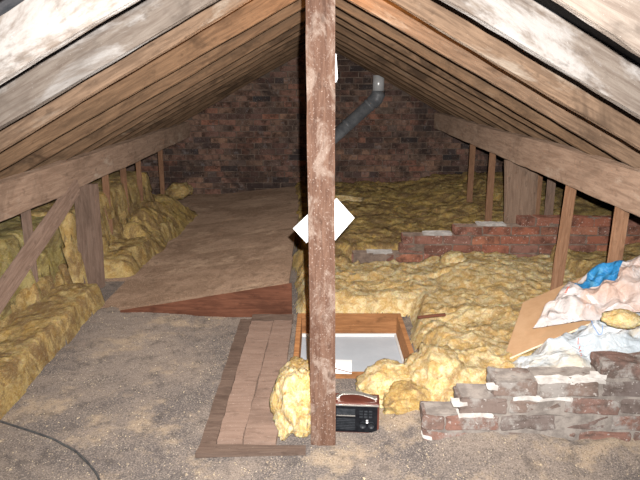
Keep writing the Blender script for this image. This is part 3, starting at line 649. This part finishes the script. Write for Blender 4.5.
vs = [bm.verts.new(pxp(x, y, 2.43 + 0.004 * math.sin(i)) - o) for i, (x, y) in enumerate(pts)]; f = bm.faces.new(vs); r = bmesh.ops.extrude_face_region(bm, geom=[f])
for v in [g for g in r['geom'] if isinstance(g, bmesh.types.BMVert)]: v.co.y += 0.001
bm_obj('strip', bm, m_paper, sp)

# ---------------------------------------------------------------- radio
rad = thing('portable_radio', 'old portable radio in red-brown wood with chrome handle at the foot of the post', 'radio', (0.158, 2.425, 0.0), (0, 0, math.radians(-4)))
Wd, Dp, Hh = 0.195, 0.085, 0.142
def rb(nm, c, s, m, b=0.002, par=rad): return box(nm, c, s, m, par, b)
rb('case', (0, 0.004, Hh / 2), (Wd, Dp, Hh), m_radiowood, 0.006)
rb('front_panel', (-0.002, -Dp / 2 + 0.002, Hh / 2 - 0.002), (Wd - 0.012, 0.006, Hh - 0.018), m_black, 0.001)
t1 = rb('trim_strip', (0, -Dp / 2 - 0.001, Hh - 0.008), (Wd - 0.006, 0.006, 0.006), m_chrome, 0.001)
t2 = rb('trim_strip', (-0.045, -Dp / 2 - 0.003, Hh * 0.60), (0.08, 0.004, 0.003), m_chrome, 0.0005)
rb('tuning_scale', (-0.045, -Dp / 2 - 0.002, Hh * 0.73), (0.08, 0.003, 0.026), m_grey, 0.0005)
bm = bmesh.new()
for k in range(7): box_bm(bm, -0.045, -Dp / 2 - 0.0025, 0.022 + k * 0.0078, 0.08, 0.003, 0.003)
bm_obj('speaker_grille', bm, m_grey, rad)
for k in range(3):
    for q in range(3): rb('push_button', (0.020 + 0.020 * k, -Dp / 2 - 0.004, 0.108 - 0.013 * q), (0.014, 0.006, 0.006), m_grey, 0.001)
fp_ = [c_ for c_ in rad.children if c_.name.startswith('front_panel')][0]
for (x, z, r, m) in ((0.028, 0.045, 0.013, m_grey), (0.064, 0.045, 0.013, m_grey), (0.046, 0.062, 0.005, m_paper)):
    kn = link('knob', tube_mesh('knob', [(x, -Dp / 2 - 0.001, z), (x, -Dp / 2 - 0.013, z)], r, m, 18), fp_)
hs = spline([(-0.08, 0.005, Hh + 0.004), (-0.06, 0.005, Hh + 0.020), (0.0, 0.0, Hh + 0.026), (0.04, 0.0, Hh + 0.018), (0.08, -0.004, Hh + 0.006)], 6)
bm = bmesh.new(); prev = None
for i, p in enumerate(hs):
    r_ = [bm.verts.new(p + Vector((0, dy, dz))) for dy, dz in ((-.011, -.002), (.011, -.002), (.011, .003), (-.011, .003))]
    if prev:
        for q in range(4): bm.faces.new((prev[q], prev[(q + 1) % 4], r_[(q + 1) % 4], r_[q]))
    else: bm.faces.new(r_)
    prev = r_
bm.faces.new(prev); h = bm_obj('handle', bm, m_chrome, rad); h['label'] = 'chrome strap handle'
for sx in (-0.08, 0.08): rb('handle_mount', (sx, 0.005, Hh + 0.004), (0.016, 0.024, 0.008), m_chrome, par=h)

# small white box behind the radio
wb = thing('small_white_box', 'small white card box on the near edge of the hatch behind the radio', 'box', (0.105, 2.915, 0.024), (0, 0, math.radians(-4)))
box('carton', (0, 0, 0.030), (0.115, 0.04, 0.06), m_paper, wb, 0.002)
box('brown_tie', (0.01, -0.021, 0.022), (0.085, 0.002, 0.004), m_riser, wb, 0.0003, rot=(0, 0.25, 0))
st = tag(beam('wood_offcut', (0.56, 3.34, 0.155), (0.72, 3.36, 0.165), 0.02, 0.014, m_riser, n=8, rough=0.002), 'short brown stick poking out of the yellow glass-wool right of the hatch', 'offcut')

# ---------------------------------------------------------------- cable on the floor
cp = spline([(-1.66, 2.56, 0.02), (-1.41, 2.46, 0.012), (-1.16, 2.34, 0.014), (-1.06, 2.28, 0.012), (-0.97, 2.21, 0.014), (-0.84, 2.06, 0.012), (-0.78, 1.90, 0.012)], 10)
cb = link('power_cable', tube_mesh('power_cable', cp, 0.0045, m_cable, 8)); tag(cb, 'thin dark cable trailing over the dusty floor at the lower left', 'cable')

# ---------------------------------------------------------------- hardboard sheet and plastic sacks
def solid_patch(name, pts, th, mat, parent=None, loc=None):
    bm = bmesh.new(); P_ = [Vector(p) for p in pts]; nrm = (P_[1] - P_[0]).cross(P_[-1] - P_[0]).normalized()
    if nrm.z < 0: nrm = -nrm
    c = loc or Vector((0, 0, 0)); f = bm.faces.new([bm.verts.new(p - c) for p in P_]); r = bmesh.ops.extrude_face_region(bm, geom=[f])
    for v in [g for g in r['geom'] if isinstance(g, bmesh.types.BMVert)]: v.co -= nrm * th
    return bm_obj(name, bm, mat, parent, tuple(c))
A, B, Dq = Vector((0.872, 2.73, 0.175)), Vector((1.10, 3.18, 0.305)), Vector((1.43, 2.80, 0.40))
Cc = B + (Dq - A) * 0.9
hb = thing('hardboard_sheet', 'brown hardboard sheet with a pale cut edge under the plastic sacks', 'board', tuple(A))
solid_patch('sheet', [A - A, Dq - A, Cc - A, B - A], 0.006, m_card, hb)
ed = link('cut_edge', tube_mesh('cut_edge', [Vector((0, -0.001, -0.003)), Dq - A + Vector((0, -0.001, -0.003))], 0.0042, m_cardedge, 6), hb); ed['label'] = 'pale cut edge'

def sack(name, corners, bulge, mat, label, seed, n=110, crum=0.03, thick=0.10, cat='sack', skew=0.0):
    """crumpled polythene: closed pillow over a quad (near-left, near-right, far-right, far-left)"""
    P_ = [np.array(p, float) for p in corners]; c0 = sum(P_) / 4
    U, W = np.meshgrid(np.linspace(0, 1, n), np.linspace(0, 1, n), indexing='ij')
    base = ((P_[0][None, None] * (1 - U)[..., None] + P_[1] * U[..., None]) * (1 - W)[..., None] + (P_[3] * (1 - U)[..., None] + P_[2] * U[..., None]) * W[..., None])
    nm = np.cross(P_[1] - P_[0], P_[3] - P_[0]); nm /= np.linalg.norm(nm)
    if nm[2] < 0: nm = -nm
    prof = (np.clip(np.sin(math.pi * U), 0, 1) * np.clip(np.sin(math.pi * W), 0, 1)) ** 0.45
    x, y = base[..., 0], base[..., 1]
    f1 = ridged(x * 3 + seed + 1.0 * fbm(x * 3, y * 3, seed, 2), y * 3.6, seed, 2, .5); f2 = ridged(x * 9 + seed, y * 7, 3 + seed, 2)
    # long pulled creases
    ang = fbm(x * 2 + seed, y * 2, 4., 2) * 1.5; f3 = 1 - 2 * np.abs(vn((x * math.cos(.7) + y * math.sin(.7)) * 11 + ang * 4, (x * -.7 + y * .7) * 2.2, seed))
    f4 = 0
    for k in range(6):
        th = k * 1.13 + seed; ph = (x * math.cos(th) + y * math.sin(th)) * (4.5 + 2.3 * k) + 0.9 * fbm(x * 3 + k, y * 3, seed, 2) + k * .37
        f4 = f4 + (np.abs((ph % 1) * 2 - 1) * 2 - 1) * (1.0 / (1 + 0.35 * k))
    dsp = crum * (0.42 * f4 + 0.5 * f1 + 0.4 * f2 + 0.5 * f3)
    wob = np.minimum(np.minimum(U, 1 - U), np.minimum(W, 1 - W))
    ed_ = 0.035 * fbm(x * 7 + seed, y * 7, 8.) * (1 - np.clip(wob * 6, 0, 1))
    top = base + nm * (bulge * prof + dsp * (0.25 + 0.75 * prof))[..., None]
    top[..., 0] += ed_ + 0.012 * f2 * 1; top[..., 1] += ed_ + 0.01 * f3
    bot = base - nm * (thick * prof)[..., None]; bot[..., 0] = np.where(wob <= 0, top[..., 0], bot[..., 0]); 
    bot = np.where((wob <= 0)[..., None], top, bot)
    V = np.concatenate([top.reshape(-1, 3), bot.reshape(-1, 3)]) - c0; K = n * n
    I, J = np.meshgrid(np.arange(n - 1), np.arange(n - 1), indexing='ij'); q = (I * n + J).ravel()
    F = np.concatenate([np.stack([q, q + n, q + n + 1, q + 1], -1), np.stack([q + K, q + K + 1, q + K + n + 1, q + K + n], -1)])
    T = thing(name, label, cat, tuple(c0)); me = mesh_np('film', V, F, mat)
    ob = link('film', me, T); return T, ob, (top - c0).reshape(n, n, 3), nm
# lower clear sack, slumped behind the near wall and under the sheet
T2, f2o, g2, n2 = sack('plastic_sack', [(0.93, 2.52, 0.16), (1.62, 2.50, 0.30), (1.75, 2.95, 0.42), (0.90, 2.70, 0.16)], 0.075, m_bag2, 'clear bluish plastic sack slumped between the near brick wall and the hardboard sheet', 3.3, crum=0.036, thick=0.10)
T1, f1o, g1, n1_ = sack('plastic_sack', [tuple(pxp(531, 329, 2.80)), tuple(pxp(668, 307, 2.62)), tuple(pxp(662, 246, 2.90)), tuple(pxp(572, 284, 2.99))], 0.055, m_bag, 'crumpled white plastic sack with a blue printed patch lying on the hardboard sheet', 9.1, crum=0.045, thick=0.012)
def patch(T, g, nm, u0, u1, v0, v1, mat, name, off=0.003, n=110):
    i0, i1, j0, j1 = [int(q * (n - 1)) for q in (u0, u1, v0, v1)]; G = g[i0:i1 + 1, j0:j1 + 1] + nm * off; a, b = G.shape[:2]
    V = np.concatenate([G.reshape(-1, 3), (G - nm * off * 0.8).reshape(-1, 3)]); K = a * b; F = []
    for i in range(a - 1):
        for j in range(b - 1): q = i * b + j; F.append((q, q + b, q + b + 1, q + 1)); F.append((q + K, q + K + 1, q + K + b + 1, q + K + b))
    return link(name, mesh_np(name, V, F, mat), T)
q = patch(f1o, g1, n1_, 0.22, 0.60, 0.55, 0.985, m_blue, 'printed_patch'); q['label'] = 'bright blue printed patch'
def print_marks(T, g, nm, u, v, segs, mat, name):
    n = 110; bm = bmesh.new()
    for (a, b) in segs:
        p0 = Vector(g[int((u + a[0]) * n), int((v + a[1]) * n)] + nm * .006); p1 = Vector(g[int((u + b[0]) * n), int((v + b[1]) * n)] + nm * .006)
        d = p1 - p0; L = max(d.length, 0.004); M = orient(p0, p0 + (d if d.length > 1e-5 else Vector((.004, 0, 0))), Vector(nm)); box_bm(bm, L / 2, 0, 0, L, 0.003, 0.0015, M)
    return bm_obj(name, bm, mat, T)
zig = [((0, .02 * k), (.02, .02 * k + .012)) for k in range(5)]
print_marks(f1o, g1, n1_, 0.17, 0.42, zig, m_redprint, 'printed_mark')['label'] = 'small red print marks'
print_marks(f2o, g2, n2, 0.36, 0.18, [((0, .05 * k), (.012, .05 * k + .03)) for k in range(5)], m_redprint, 'printed_mark')['label'] = 'small red print marks'
ring = [(0.035 * math.cos(a), 0.16 * math.sin(a)) for a in np.linspace(0.3, 5.6, 9)]
print_marks(f2o, g2, n2, 0.50, 0.62, list(zip(ring[:-1], ring[1:])), m_blueprint, 'printed_mark')['label'] = 'small blue curl of print'
clump('insulation_clump', tuple(pxp(622, 319, 2.55)), (0.075, 0.05, 0.034), m_ins_near, 'pale yellow lump of insulation showing between the two plastic sacks', 71.0, 4)
